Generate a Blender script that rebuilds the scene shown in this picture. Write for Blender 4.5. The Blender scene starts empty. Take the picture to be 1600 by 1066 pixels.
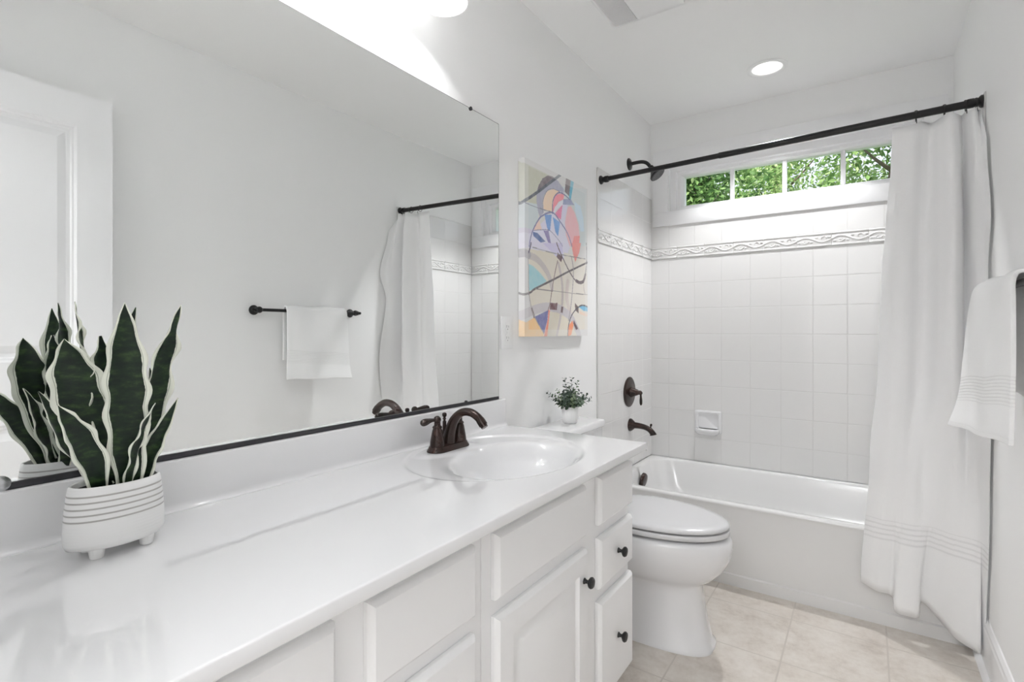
import bpy, bmesh, math, random
from mathutils import Vector, Matrix
random.seed(7)
PI = math.pi
S = bpy.context.scene
COL = S.collection

# ------------------------------------------------------------------ camera, world, lights, exposure
W, L, H = 1.524, 3.314, 2.545           # room width, back wall, ceiling
YF = -0.12                              # inner face of the entrance wall
CX, CZ, F, TH, V0 = 1.1703, 1.1883, 806.7, math.radians(34.475), 518.0
cam = bpy.data.cameras.new('camera'); co = bpy.data.objects.new('camera', cam); COL.objects.link(co)
co.location = (CX, 0, CZ); co.rotation_euler = (PI/2, 0, TH)
cam.sensor_width = 36; cam.lens = 36*F/1600; cam.shift_y = (V0-533)/1600; cam.clip_start = 0.02
S.camera = co
S.view_settings.view_transform = 'Standard'; S.view_settings.look = 'None'
S.view_settings.gamma = 1; S.view_settings.use_curve_mapping = False
S.view_settings.exposure = 1.20
S.cycles.max_bounces = 16; S.cycles.diffuse_bounces = 12; S.cycles.glossy_bounces = 6
S.cycles.transparent_max_bounces = 24; S.cycles.use_denoising = True
S.cycles.sample_clamp_indirect = 6.0
wd = bpy.data.worlds.new('sky'); S.world = wd; wd.use_nodes = True
bg = wd.node_tree.nodes['Background']; bg.inputs[0].default_value = (0.80, 0.89, 1.0, 1); bg.inputs[1].default_value = 0.62
def lamp(name, kind, loc, power, color=(1, 1, 1), **kw):
    d = bpy.data.lights.new(name, kind); d.energy = power; d.color = color
    for k, v in kw.items(): setattr(d, k, v)
    o = bpy.data.objects.new(name, d); COL.objects.link(o); o.location = loc
    return o
sun = lamp('sun', 'SUN', (0, -5, 10), 5.0, (1, .96, .86), angle=0.01)
sun.rotation_euler = (math.radians(48), 0, math.radians(-25))
P_VANITY, P_DOWN, P_HALL = 1.7, 32.0, 16.0
hall = lamp('hall_fill_light', 'AREA', (0.95, -1.35, 2.5), P_HALL, (.97, .985, 1), shape='DISK', size=0.9)  # unseen area light, added as fill through the doorway behind the camera

# ------------------------------------------------------------------ helpers
WL = {}
def V(*a): return Vector(a)
def tag(o, label=None, cat=None, group=None, kind=None):
    if label: o['label'] = label
    if cat: o['category'] = cat
    if group: o['group'] = group
    if kind: o['kind'] = kind
    return o
def thing(name, label, cat, loc, group=None):
    o = bpy.data.objects.new(name, None); COL.objects.link(o); o.location = loc; o.empty_display_size = .05
    WL[o] = Vector(loc); return tag(o, label, cat, group)
def at(u, v, ax, val):
    """the place in the room where a sight line of the photo meets the plane ax = val"""
    a = (u-800)/F; b = -(v-V0)/F; c, s = math.cos(TH), math.sin(TH)
    d = Vector((a*c-s, a*s+c, b)); o = Vector((CX, 0, CZ)); i = 'xyz'.index(ax)
    return o + d*((val-o[i])/d[i])
class MB:
    def __init__(self): self.bm = bmesh.new(); self.uv = None
    def box(self, x0, x1, y0, y1, z0, z1, bev=0, seg=2):
        m = Matrix.LocRotScale(((x0+x1)/2, (y0+y1)/2, (z0+z1)/2), None, (abs(x1-x0), abs(y1-y0), abs(z1-z0)))
        g = bmesh.ops.create_cube(self.bm, size=1, matrix=m)
        if bev:
            ed = list({e for v in g['verts'] for e in v.link_edges})
            bmesh.ops.bevel(self.bm, geom=ed, offset=bev, segments=seg, profile=.5, affect='EDGES')
        return self
    def loft(self, rings, cap0=True, cap1=True, close=True):
        R = [[self.bm.verts.new(p) for p in r] for r in rings]
        n = len(R[0])
        for a, b in zip(R, R[1:]):
            for i in range(n if close else n-1):
                j = (i+1) % n
                try: self.bm.faces.new((a[i], a[j], b[j], b[i]))
                except ValueError: pass
        if cap0: self.bm.faces.new(list(reversed(R[0])))
        if cap1: self.bm.faces.new(R[-1])
        return self
    def lathe(self, prof, org=(0, 0, 0), axis=(0, 0, 1), seg=24, sx=1, sy=1, cap0=True, cap1=True, flute=0, nf=0):
        ax = Vector(axis).normalized(); org = Vector(org)
        u = ax.orthogonal().normalized() if abs(ax.z) < .99 else Vector((1, 0, 0)); w = ax.cross(u)
        rs = []
        for r, h in prof:
            ring = []
            for k in range(seg):
                a = 2*PI*k/seg; rr = max(r, 1e-5)*(1+(flute*math.cos(nf*a) if nf else 0))
                ring.append(org+ax*h+u*(rr*math.cos(a)*sx)+w*(rr*math.sin(a)*sy))
            rs.append(ring)
        return self.loft(rs, cap0, cap1)
    def tube(self, pts, rad, seg=12, cap=True):
        pts = [Vector(p) for p in pts]; n = len(pts)
        if not hasattr(rad, '__len__'): rad = [rad]*n
        T = [(pts[min(i+1, n-1)]-pts[max(i-1, 0)]).normalized() for i in range(n)]
        N = T[0].orthogonal().normalized(); rs = []
        for i in range(n):
            N = (N-T[i]*N.dot(T[i])).normalized(); B = T[i].cross(N)
            rs.append([pts[i]+(N*math.cos(2*PI*k/seg)+B*math.sin(2*PI*k/seg))*rad[i] for k in range(seg)])
        return self.loft(rs, cap, cap)
    def sphere(self, c, r, sx=1, sy=1, sz=1, seg=14):
        m = Matrix.LocRotScale(c, None, (sx, sy, sz))
        bmesh.ops.create_uvsphere(self.bm, u_segments=seg, v_segments=max(8, seg//2+2), radius=r, matrix=m); return self
    def grid(self, rows, uvs=None):
        R = [[self.bm.verts.new(p) for p in r] for r in rows]
        lay = self.bm.loops.layers.uv.verify() if uvs else None
        for i in range(len(R)-1):
            for j in range(len(R[0])-1):
                f = self.bm.faces.new((R[i][j], R[i][j+1], R[i+1][j+1], R[i+1][j]))
                if uvs:
                    for lp, (a, b) in zip(f.loops, ((i, j), (i, j+1), (i+1, j+1), (i+1, j))): lp[lay].uv = uvs(a, b)
        return self
    def prism(self, pts, d):
        d = Vector(d); a = [Vector(p) for p in pts]
        return self.loft([a, [p+d for p in a]])
    def build(self, name, mat, parent=None, smooth=True, angle=38, label=None, recalc=True):
        if recalc: bmesh.ops.recalc_face_normals(self.bm, faces=self.bm.faces)
        me = bpy.data.meshes.new(name); off = WL[parent] if parent else Vector((0, 0, 0))
        if parent: bmesh.ops.translate(self.bm, verts=self.bm.verts, vec=-off)
        self.bm.to_mesh(me); self.bm.free(); me.materials.append(mat)
        if smooth:
            me.polygons.foreach_set('use_smooth', [True]*len(me.polygons)); me.set_sharp_from_angle(angle=math.radians(angle))
        o = bpy.data.objects.new(name, me); COL.objects.link(o)
        if parent: o.parent = parent
        WL[o] = off
        if label: o['label'] = label
        return o
def solidify(o, t, off=0):
    m = o.modifiers.new('thickness', 'SOLIDIFY'); m.thickness = t; m.offset = off; return o
def subsurf(o, n=1):
    m = o.modifiers.new('smooth', 'SUBSURF'); m.levels = n; m.render_levels = n; return o
def rrect(cx, cy, hx, hy, r, z, n=6):
    out = []
    for q, (sx, sy) in enumerate(((1, 1), (-1, 1), (-1, -1), (1, -1))):
        for k in range(n+1):
            a = PI/2*q+PI/2*k/n
            out.append(Vector((cx+sx*(hx-r)+r*math.cos(a), cy+sy*(hy-r)+r*math.sin(a), z)))
    return out
def crom(P, t):
    n = len(P)-1; x = min(max(t, 0), 1)*n; i = min(int(x), n-1); f = x-i
    a, b, c, d = P[max(i-1, 0)], P[i], P[i+1], P[min(i+2, n)]
    return .5*((2*b)+(c-a)*f+(2*a-5*b+4*c-d)*f*f+(3*b-a-3*c+d)*f**3)

# ------------------------------------------------------------------ materials
def mat(name, col, rough=.5, metal=0, spec=.5, coat=0, bump=None, mottled=None, trans=0):
    m = bpy.data.materials.new(name); m.use_nodes = True; nt = m.node_tree; b = nt.nodes['Principled BSDF']
    b.inputs['Base Color'].default_value = (*col, 1); b.inputs['Roughness'].default_value = rough
    b.inputs['Metallic'].default_value = metal; b.inputs['Specular IOR Level'].default_value = spec
    b.inputs['Coat Weight'].default_value = coat; b.inputs['Coat Roughness'].default_value = .06
    tc = nt.nodes.new('ShaderNodeTexCoord')
    if bump:
        n = nt.nodes.new('ShaderNodeTexNoise'); n.inputs['Scale'].default_value = bump[0]; n.inputs['Detail'].default_value = 4
        nt.links.new(tc.outputs['Object'], n.inputs['Vector'])
        bp = nt.nodes.new('ShaderNodeBump'); bp.inputs['Strength'].default_value = bump[1]; bp.inputs['Distance'].default_value = .002
        nt.links.new(n.outputs['Fac'], bp.inputs['Height']); nt.links.new(bp.outputs['Normal'], b.inputs['Normal'])
    if mottled:
        n = nt.nodes.new('ShaderNodeTexNoise'); n.inputs['Scale'].default_value = mottled[0]; n.inputs['Detail'].default_value = 5
        nt.links.new(tc.outputs['Object'], n.inputs['Vector'])
        r = nt.nodes.new('ShaderNodeValToRGB'); r.color_ramp.elements[0].position = .35; r.color_ramp.elements[1].position = .68
        r.color_ramp.elements[0].color = (*col, 1); r.color_ramp.elements[1].color = (*mottled[1], 1)
        nt.links.new(n.outputs['Fac'], r.inputs[0]); nt.links.new(r.outputs[0], b.inputs['Base Color'])
    return m
def emis(name, col, strength):
    m = bpy.data.materials.new(name); m.use_nodes = True; nt = m.node_tree
    b = nt.nodes['Principled BSDF']; b.inputs['Emission Color'].default_value = (*col, 1); b.inputs['Emission Strength'].default_value = strength
    return m
class N:                                   # tiny node graph helper
    def __init__(s, m): s.nt = m.node_tree; s.b = s.nt.nodes['Principled BSDF']
    def new(s, t, **kw):
        n = s.nt.nodes.new('ShaderNode'+t)
        for k, v in kw.items(): setattr(n, k, v)
        return n
    def math(s, op, a, b=None, c=None):
        n = s.new('Math', operation=op)
        for i, x in enumerate((a, b, c)):
            if x is None: continue
            if isinstance(x, (int, float)): n.inputs[i].default_value = x
            else: s.nt.links.new(x, n.inputs[i])
        return n.outputs[0]
    def mix(s, f, a, b):
        n = s.new('Mix', data_type='RGBA')
        for i, x in ((0, f), (6, a), (7, b)):
            if isinstance(x, tuple): n.inputs[i].default_value = (*x, 1)
            elif isinstance(x, (int, float)): n.inputs[i].default_value = x
            else: s.nt.links.new(x, n.inputs[i])
        return n.outputs[2]
    def link(s, a, b): s.nt.links.new(a, b)
    def pos(s):
        g = s.new('NewGeometry'); x = s.new('SeparateXYZ'); s.link(g.outputs['Position'], x.inputs[0]); return x.outputs, g
    def line(s, coord, start, pitch, width):   # 1 on a joint, 0 on the tile, soft edge
        q = s.math('DIVIDE', s.math('SUBTRACT', coord, start), pitch)
        d = s.math('MULTIPLY', s.math('ABSOLUTE', s.math('SUBTRACT', q, s.math('ROUND', q))), pitch)
        n = s.new('MapRange'); n.interpolation_type = 'SMOOTHSTEP'
        n.inputs[1].default_value = width*.5; n.inputs[2].default_value = width*1.6; n.inputs[3].default_value = 1; n.inputs[4].default_value = 0
        s.link(d, n.inputs[0]); return n.outputs[0]
    def noise(s, vec, scale, detail=4, rough=.5):
        n = s.new('TexNoise'); n.inputs['Scale'].default_value = scale; n.inputs['Detail'].default_value = detail; n.inputs['Roughness'].default_value = rough
        if vec is not None: s.link(vec, n.inputs['Vector'])
        return n.outputs['Fac']
    def ramp(s, f, stops):
        r = s.new('ValToRGB'); e = r.color_ramp.elements
        while len(e) < len(stops): e.new(.5)
        for k, (p, c) in zip(e, stops): k.position = p; k.color = (*c, 1)
        s.link(f, r.inputs[0]); return r.outputs[0]
    def bump(s, h, strength, dist):
        b = s.new('Bump'); b.inputs['Strength'].default_value = strength; b.inputs['Distance'].default_value = dist
        s.link(h, b.inputs['Height']); s.link(b.outputs[0], s.b.inputs['Normal'])

M = {}
M['wall'] = mat('wall_paint', (.862, .863, .862), .55, bump=(160, .05), spec=.3)
M['ceiling'] = mat('ceiling_paint', (.885, .886, .884), .8, bump=(200, .05), spec=.2)
M['trim'] = mat('trim_paint', (.86, .86, .87), .35)
M['cab'] = mat('cabinet_paint', (.82, .82, .825), .42)
M['counter'] = mat('cultured_marble', (.76, .76, .77), .06, coat=.6)
M['china'] = mat('white_china', (.75, .75, .76), .1, coat=.4)
M['tub'] = mat('white_enamel', (.725, .722, .718), .16, coat=.3)
M['bronze'] = mat('oil_rubbed_bronze', (.020, .013, .010), .26, metal=.35, spec=.6, mottled=(24, (.040, .018, .014)))
M['black'] = mat('matte_black_metal', (.012, .012, .013), .38, metal=.2)
M['plastic'] = mat('white_plastic', (.85, .85, .85), .3)
M['seat'] = mat('white_seat_plastic', (.64, .64, .65), .22)
M['slot'] = mat('dark_slot', (.22, .22, .22), .6)
M['chrome'] = mat('brushed_steel', (.55, .56, .57), .25, metal=1)
M['channel'] = mat('dark_channel', (.05, .05, .055), .4, metal=.5)
M['soil'] = mat('dark_soil', (.012, .011, .010), .9, bump=(90, .8))
M['stem'] = mat('brown_stem', (.10, .085, .05), .7)
M['bark'] = mat('grey_bark', (.12, .095, .07), .9, bump=(20, .8))
M['lawn'] = mat('lawn', (.06, .13, .03), .9, mottled=(.5, (.10, .18, .05)))
M['nozzle'] = mat('grey_nozzle_face', (.10, .10, .105), .5)
m = mat('mirror_glass', (.94, .955, .95), 0, metal=1); M['mirror'] = m
# window glass: clear with a faint reflection
m = bpy.data.materials.new('window_glass'); m.use_nodes = True; g = N(m); nt = m.node_tree; nt.nodes.remove(g.b)
tr = g.new('BsdfTransparent'); gl = g.new('BsdfGlossy'); gl.inputs['Roughness'].default_value = 0.02
fr = g.new('Fresnel'); fr.inputs[0].default_value = 1.2; mx = g.new('MixShader')
g.link(fr.outputs[0], mx.inputs[0]); g.link(tr.outputs[0], mx.inputs[1]); g.link(gl.outputs[0], mx.inputs[2])
g.link(mx.outputs[0], nt.nodes['Material Output'].inputs[0]); M['glass'] = m
# frosted ribbed glass of the lamp shades
m = bpy.data.materials.new('frosted_glass'); m.use_nodes = True; g = N(m); nt = m.node_tree
g.b.inputs['Base Color'].default_value = (.93, .93, .93, 1); g.b.inputs['Roughness'].default_value = .18
tl = g.new('BsdfTranslucent'); tl.inputs[0].default_value = (.95, .95, .95, 1); mx = g.new('MixShader'); mx.inputs[0].default_value = .75
g.link(g.b.outputs[0], mx.inputs[1]); g.link(tl.outputs[0], mx.inputs[2]); g.link(mx.outputs[0], nt.nodes['Material Output'].inputs[0]); M['shade'] = m
M['bulb'] = emis('lit_bulb', (1, .98, .95), 9)
M['lit_lens'] = emis('lit_lens', (1, .98, .95), 2.5)
# glazed wall tile: 160 mm squares
def tile_mat(name, a0, axis):
    m = mat(name, (.735, .73, .724), .09, coat=.2); g = N(m); (x, y, z), geo = g.pos()
    c = x if axis == 'x' else y
    lv = g.line(c, a0, .1607, .0022); lh1 = g.line(z, .529, .1607, .0022); lh2 = g.line(z, 1.731, .1607, .0022)
    up = g.math('GREATER_THAN', z, 1.70); lh = g.math('ADD', g.math('MULTIPLY', lh1, g.math('SUBTRACT', 1, up)), g.math('MULTIPLY', lh2, up))
    k = g.math('MINIMUM', g.math('ADD', lv, lh), 1)
    g.link(g.mix(k, (.735, .73, .724), (.665, .66, .65)), g.b.inputs['Base Color'])
    g.link(g.math('ADD', g.math('MULTIPLY', k, .5), .09), g.b.inputs['Roughness'])
    wob = g.noise(geo.outputs['Position'], 9, 2)
    g.bump(g.math('ADD', g.math('SUBTRACT', 1, k), g.math('MULTIPLY', wob, .35)), .35, .0018)
    return m
M['tile_back'] = tile_mat('wall_tile_back', .283, 'x')
M['tile_side'] = tile_mat('wall_tile_side', L-.008-.1607, 'y')
M['listello'] = mat('border_tile', (.735, .73, .724), .12, coat=.2)
# floor tile: square mottled beige ceramic
m = mat('floor_tile', (.6, .55, .5), .32); g = N(m); (x, y, z), geo = g.pos(); p = geo.outputs['Position']
k = g.math('MINIMUM', g.math('ADD', g.line(x, .595, .32, .0026), g.line(y, 2.405, .328, .0026)), 1)
n1 = g.noise(p, 7, 6, .6); n2 = g.noise(p, 34, 5, .7)
base = g.ramp(g.math('ADD', g.math('MULTIPLY', n1, .6), g.math('MULTIPLY', n2, .4)), [(.34, (.50, .445, .395)), (.46, (.62, .57, .515)), (.60, (.71, .67, .62))])
cell = g.new('TexWhiteNoise'); cb = g.new('CombineXYZ')
g.link(g.math('FLOOR', g.math('DIVIDE', g.math('SUBTRACT', x, .595), .32)), cb.inputs[0]); g.link(g.math('FLOOR', g.math('DIVIDE', g.math('SUBTRACT', y, 2.405), .328)), cb.inputs[1])
g.link(cb.outputs[0], cell.inputs['Vector'])
base = g.mix(g.math('MULTIPLY', cell.outputs['Value'], .25), base, (.66, .60, .54))
g.link(g.mix(k, base, (.55, .505, .455)), g.b.inputs['Base Color']); g.bump(g.math('SUBTRACT', 1, k), .3, .0015); M['floor'] = m
# fabrics (v coordinate runs down the cloth in metres)
def cloth(name, col, rib, weave, trans=.25):
    m = mat(name, col, .9, spec=.15); g = N(m); nt = m.node_tree
    uv = g.new('UVMap'); sx = g.new('SeparateXYZ'); g.link(uv.outputs[0], sx.inputs[0]); u, v = sx.outputs[0], sx.outputs[1]
    tc = g.new('TexCoord'); h = g.noise(tc.outputs['Object'], weave, 3); h = g.math('MULTIPLY', h, .6)
    col_out = None
    for (v0, v1, pitch, dark) in rib:
        band = g.math('MULTIPLY', g.math('GREATER_THAN', v, v0), g.math('LESS_THAN', v, v1))
        ln = g.line(v, v0, pitch, pitch*.16)
        k = g.math('MULTIPLY', band, ln); h = g.math('SUBTRACT', h, g.math('MULTIPLY', k, 1.0))
        c1 = tuple(c*dark for c in col); col_out = g.mix(k, col_out if col_out is not None else col, c1)
    if col_out is not None: g.link(col_out, g.b.inputs['Base Color'])
    g.bump(h, .5, .0016)
    t = g.new('BsdfTranslucent'); t.inputs[0].default_value = (*col, 1); mx = g.new('MixShader'); mx.inputs[0].default_value = trans
    g.link(g.b.outputs[0], mx.inputs[1]); g.link(t.outputs[0], mx.inputs[2]); g.link(mx.outputs[0], nt.nodes['Material Output'].inputs[0])
    return m
M['curtain'] = cloth('white_cotton', (.925, .925, .93), [(1.555, 1.645, .0205, .90), (1.945, 1.953, .006, .93)], 260, .08)
M['towel'] = cloth('white_terry', (.91, .91, .91), [(.0825, .155, .0085, .92), (.012, .016, .004, .95)], 420, .08)
# snake plant leaf: dark banded core, cream margin
m = mat('snake_leaf', (.02, .05, .03), .45, spec=.3); g = N(m); uv = g.new('UVMap'); sx = g.new('SeparateXYZ'); g.link(uv.outputs[0], sx.inputs[0]); u, v = sx.outputs[0], sx.outputs[1]
tc = g.new('TexCoord'); p = tc.outputs['Object']
ab = g.math('ABSOLUTE', u); wob = g.noise(p, 60, 3); edge = g.math('ADD', .74, g.math('MULTIPLY', g.math('SUBTRACT', wob, .5), .12))
mk = g.new('MapRange'); g.link(g.math('SUBTRACT', ab, edge), mk.inputs[0]); mk.inputs[1].default_value = -.01; mk.inputs[2].default_value = .015
mp = g.new('Mapping'); mp.inputs['Scale'].default_value = (40, 40, 95); g.link(p, mp.inputs[0])
bands = g.noise(mp.outputs[0], 1, 4, .6)
core = g.ramp(bands, [(.36, (.004, .011, .007)), (.52, (.009, .024, .010)), (.70, (.034, .068, .022))])
stripe = g.math('MULTIPLY', g.math('GREATER_THAN', ab, .79), g.math('LESS_THAN', ab, .815))
cream = g.mix(g.math('MULTIPLY', stripe, .7), (.78, .80, .70), (.10, .15, .09))
g.link(g.mix(mk.outputs[0], core, cream), g.b.inputs['Base Color']); M['snake'] = m
# small leaves, each with its own tone (face attribute)
def leaf_mat(name, stops, trans):
    m = mat(name, (.1, .2, .1), .5); g = N(m); nt = m.node_tree
    a = g.new('Attribute'); a.attribute_name = 'tone'; c = g.ramp(a.outputs['Fac'], stops); g.link(c, g.b.inputs['Base Color'])
    t = g.new('BsdfTranslucent'); g.link(c, t.inputs[0]); mx = g.new('MixShader'); mx.inputs[0].default_value = trans
    g.link(g.b.outputs[0], mx.inputs[1]); g.link(t.outputs[0], mx.inputs[2]); g.link(mx.outputs[0], nt.nodes['Material Output'].inputs[0]); return m
M['eucalyptus'] = leaf_mat('eucalyptus_leaf', [(0, (.035, .055, .045)), (.5, (.10, .15, .10)), (1, (.27, .36, .20))], .15)
M['tree_leaf'] = leaf_mat('tree_leaf', [(0, (.05, .13, .03)), (.5, (.17, .30, .09)), (1, (.42, .52, .25))], .45)
# ribbed white ceramic
m = mat('white_ceramic', (.80, .80, .795), .3, coat=.15); g = N(m); tc = g.new('TexCoord'); sx = g.new('SeparateXYZ'); g.link(tc.outputs['Object'], sx.inputs[0]); z = sx.outputs[2]
inb = g.math('MULTIPLY', g.math('GREATER_THAN', z, .058), g.math('LESS_THAN', z, .108))
gr = g.math('MULTIPLY', inb, g.line(z, .0625, .0095, .0012))
g.link(g.mix(gr, (.80, .80, .795), (.40, .39, .375)), g.b.inputs['Base Color'])
fine = g.new('TexWave'); fine.bands_direction = 'Z'; fine.inputs['Scale'].default_value = 60; fine.inputs['Distortion'].default_value = 1.5; g.link(tc.outputs['Object'], fine.inputs[0])
g.bump(g.math('SUBTRACT', g.math('MULTIPLY', fine.outputs['Fac'], .12), gr), .5, .0015); M['pot'] = m

# ------------------------------------------------------------------ room shell
T = .15
def struct(name, mb, m, parent=None, **kw):
    o = mb.build(name, m, parent, **kw)
    if not parent: o['kind'] = 'structure'
    return o
struct('floor', MB().box(-T, W+T, -2.6, L+T, -.12, 0), M['floor'], smooth=False)
DLX, DLY, DLR = .748, 2.935, .074
mb = MB(); q0, q1, q2, q3 = DLX-.1, DLX+.1, DLY-.1, DLY+.1
mb.box(-T, W+T, -2.6, q2, H, H+.15).box(-T, W+T, q3, L+T, H, H+.15).box(-T, q0, q2, q3, H, H+.15).box(q1, W+T, q2, q3, H, H+.15)
sq = []; ci = []
for k in range(48):
    a = 2*PI*k/48; c_, s_ = math.cos(a), math.sin(a); m_ = .1/max(abs(c_), abs(s_))
    sq.append((DLX+c_*m_, DLY+s_*m_)); ci.append((DLX+c_*DLR, DLY+s_*DLR))
ring_ = lambda P, z: [V(x, y, z) for x, y in P]
mb.loft([ring_(sq, H+.15), ring_(sq, H), ring_(ci, H), ring_(ci, H+.15)], False, False)
struct('ceiling', mb, M['ceiling'], smooth=False)
wl = struct('wall_left', MB().box(-T, 0, -2.6, L+T, 0, H), M['wall'], smooth=False)
wr = struct('wall_right', MB().box(W, W+T, -2.6, L+T, 0, H), M['wall'], smooth=False)
WX0, WX1, WZ0, WZ1 = .118, 1.406, 1.956, 2.262
wb = struct('wall_back', MB().box(0, W, L, L+T, 0, WZ0).box(0, W, L, L+T, WZ1, H).box(0, WX0, L, L+T, WZ0, WZ1).box(WX1, W, L, L+T, WZ0, WZ1), M['wall'], smooth=False)
DX0, DX1 = .60, 1.44
struct('wall_front', MB().box(0, DX0, YF-.12, YF, 0, H).box(DX1, W, YF-.12, YF, 0, H).box(DX0, DX1, YF-.12, YF, 2.16, H), M['wall'], smooth=False)
struct('wall_hall', MB().box(-T, W+T, -2.75, -2.6, 0, H), M['wall'], smooth=False)
# tile surround on three walls, with the raised vine border
ZT0, ZT1, YT = .383, 2.052, 2.489
struct('tile_surround', MB().box(0, .008, YT, L, ZT0, ZT1, .002, 1), M['tile_side'], wl)
struct('tile_surround', MB().box(W-.004, W, YT, L, ZT0, ZT1, .002, 1), M['tile_side'], wr)
struct('tile_surround', MB().box(.008, W-.008, L-.008, L, ZT0, 1.868), M['tile_back'], wb)
def border(axis, a0, a1, flip):
    mb = MB(); z0, z1 = 1.656, 1.731
    def P(a, z, d):
        if axis == 'x': return V(a, L-.008-d, z)
        return V(.008+d, a, z) if not flip else V(W-.004-d, a, z)
    def bx(a0, a1, z0, z1, d, bev=.002):
        p, q = P(a0, z0, -.001), P(a1, z1, d)
        mb.box(min(p.x, q.x), max(p.x, q.x), min(p.y, q.y), max(p.y, q.y), z0, z1, bev, 2)
    n = max(1, round((a1-a0)/.1607)); pitch = (a1-a0)/n
    for i in range(n):
        b0 = a0+i*pitch+.0008; b1 = a0+(i+1)*pitch-.0008
        bx(b0, b1, z0+.001, z1-.001, .003); bx(b0, b1, z0+.001, z0+.010, .0065); bx(b0, b1, z1-.010, z1-.001, .0065)
        ln = b1-b0; zc = (z0+z1)/2
        vine = [P(b0+ln*t/20, zc+.014*math.sin(2*PI*t/20), .0035) for t in range(21)]
        mb.tube(vine, .0036, 6)
        for c, s in ((.25, -1), (.75, 1)):
            cu = [P(b0+ln*c+(.020-.0033*k/1.6)*math.cos(-s*.55*k+PI*.1)*.9, zc+s*.006+s*(.016-.0026*k/1.6)*math.sin(.55*k), .0035) for k in range(10)]
            mb.tube(cu, [.0036-.0002*k for k in range(10)], 6)
            for d in (-.032, .034):
                q = P(b0+ln*c+d*.9, zc+s*.012, .0035); r = V(.009, .0035, .005) if axis == 'x' else V(.0035, .009, .005)
                mb.sphere(q, 1, r.x, r.y, r.z, 8)
    return mb
struct('border_tile', border('x', .008, W-.008, 0), M['listello'], wb, angle=50)
struct('border_tile', border('y', YT, L-.008, 0), M['listello'], wl, angle=50)
struct('border_tile', border('y', YT, L-.008, 1), M['listello'], wr, angle=50)
# window: casing, jamb, sash with three bars, glass
win = bpy.data.objects.new('window_1', None); COL.objects.link(win); win.location = (W/2, L, WZ0); WL[win] = V(W/2, L, WZ0); win['kind'] = 'structure'
c0, c1, cz0, cz1 = .022, 1.502, 1.866, 2.354
mb = MB()
mb.box(c0, c1, L-.018, L, WZ1, cz1, .003).box(c0, c1, L-.018, L, cz0, WZ0, .003).box(c0, WX0, L-.018, L, WZ0, WZ1, .003).box(WX1, c1, L-.018, L, WZ0, WZ1, .003)
mb.build('casing', M['trim'], win)
mb = MB(); d0, d1 = L-.004, L+T
mb.box(WX0-.012, WX0+.004, d0, d1, WZ0, WZ1).box(WX1-.004, WX1+.012, d0, d1, WZ0, WZ1).box(WX0, WX1, d0, d1, WZ0-.012, WZ0+.004).box(WX0, WX1, d0, d1, WZ1-.004, WZ1+.012)
mb.build('jamb', M['trim'], win, smooth=False)
def ring4(x0, x1, z0, z1, y): return [V(x0, y, z0), V(x1, y, z0), V(x1, y, z1), V(x0, y, z1)]
GX0, GX1, GZ0, GZ1, GY = .200, 1.326, 2.000, 2.184, L+.075
mb = MB(); fx0, fx1, fz0, fz1 = WX0+.004, WX1-.004, WZ0+.004, WZ1-.004
mb.loft([ring4(fx0, fx1, fz0, fz1, L+.11), ring4(fx0, fx1, fz0, fz1, L+.030), ring4(fx0+.034, fx1-.034, fz0+.018, fz1-.040, L+.030), ring4(fx0+.040, fx1-.040, fz0+.022, fz1-.046, L+.046),
         ring4(GX0-.018, GX1+.018, GZ0-.010, GZ1+.010, L+.046), ring4(GX0, GX1, GZ0, GZ1, GY-.004), ring4(GX0, GX1, GZ0, GZ1, L+.11)], 0, 0)
mb.build('sash', M['trim'], win, smooth=False)
for xm in (.490, .777, 1.064): MB().box(xm-.012, xm+.012, GY-.014, GY+.010, GZ0-.003, GZ1+.003, .004).build('muntin', M['trim'], win)
MB().box(GX0-.004, GX1+.004, GY-.002, GY+.002, GZ0-.004, GZ1+.004).build('pane', M['glass'], win, smooth=False)
# baseboard on the right
mb = MB(); y0, y1 = YF, 2.55
mb.prism([V(W, y0, 0), V(W-.012, y0, 0), V(W-.012, y0, .135), V(W-.010, y0, .145), V(W-.010, y0, .158), V(W-.004, y0, .172), V(W, y0, .175)], (0, y1-y0, 0))
bb = struct('baseboard_right', mb, M['trim'], smooth=False)
mb = MB(); mb.prism([V(W-.011, y0, 0)]+[V(W-.012-.017*math.cos(a*PI/12), y0, .017*math.sin(a*PI/12)) for a in range(7)], (0, y1-y0, 0)); struct('shoe_moulding', mb, M['trim'], bb)
# open entrance door lying along the right wall
door = bpy.data.objects.new('door_1', None); COL.objects.link(door); door.location = (1.434, .37, 0); WL[door] = V(1.434, .37, 0); door['kind'] = 'structure'
dx0, dx1, dy0, dy1, dz0, dz1 = 1.434, 1.470, -.085, .832, .012, 2.138
mb = MB(); st = .118
rails = [(dz0, .25), (.845, 1.075), (dz1-.13, dz1)]
mb.box(dx0, dx1, dy0, dy0+st, dz0, dz1).box(dx0, dx1, dy1-st, dy1, dz0, dz1)
for a, b in rails: mb.box(dx0, dx1, dy0+st, dy1-st, a, b)
mb.build('leaf_frame', M['trim'], door, smooth=False)
for a, b in ((.25, .845), (1.075, dz1-.13)):
    mb = MB(); R = lambda i, x: [V(x, dy0+st+i, a+i), V(x, dy1-st-i, a+i), V(x, dy1-st-i, b-i), V(x, dy0+st+i, b-i)]
    mb.loft([R(0, dx1), R(0, dx0+.002), R(.008, dx0+.007), R(.014, dx0+.007), R(.019, dx0+.012), R(.032, dx0+.012), R(.060, dx0+.004)])
    mb.build('panel', M['trim'], door, smooth=False)
MB().lathe([(.030, 0), (.030, .006), (.012, .010), (.010, .028), (.022, .034), (.026, .046), (.018, .056), (0, .058)], (dx0, .765, .93), (-1, 0, 0), 20).build('knob', M['black'], door)

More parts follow.
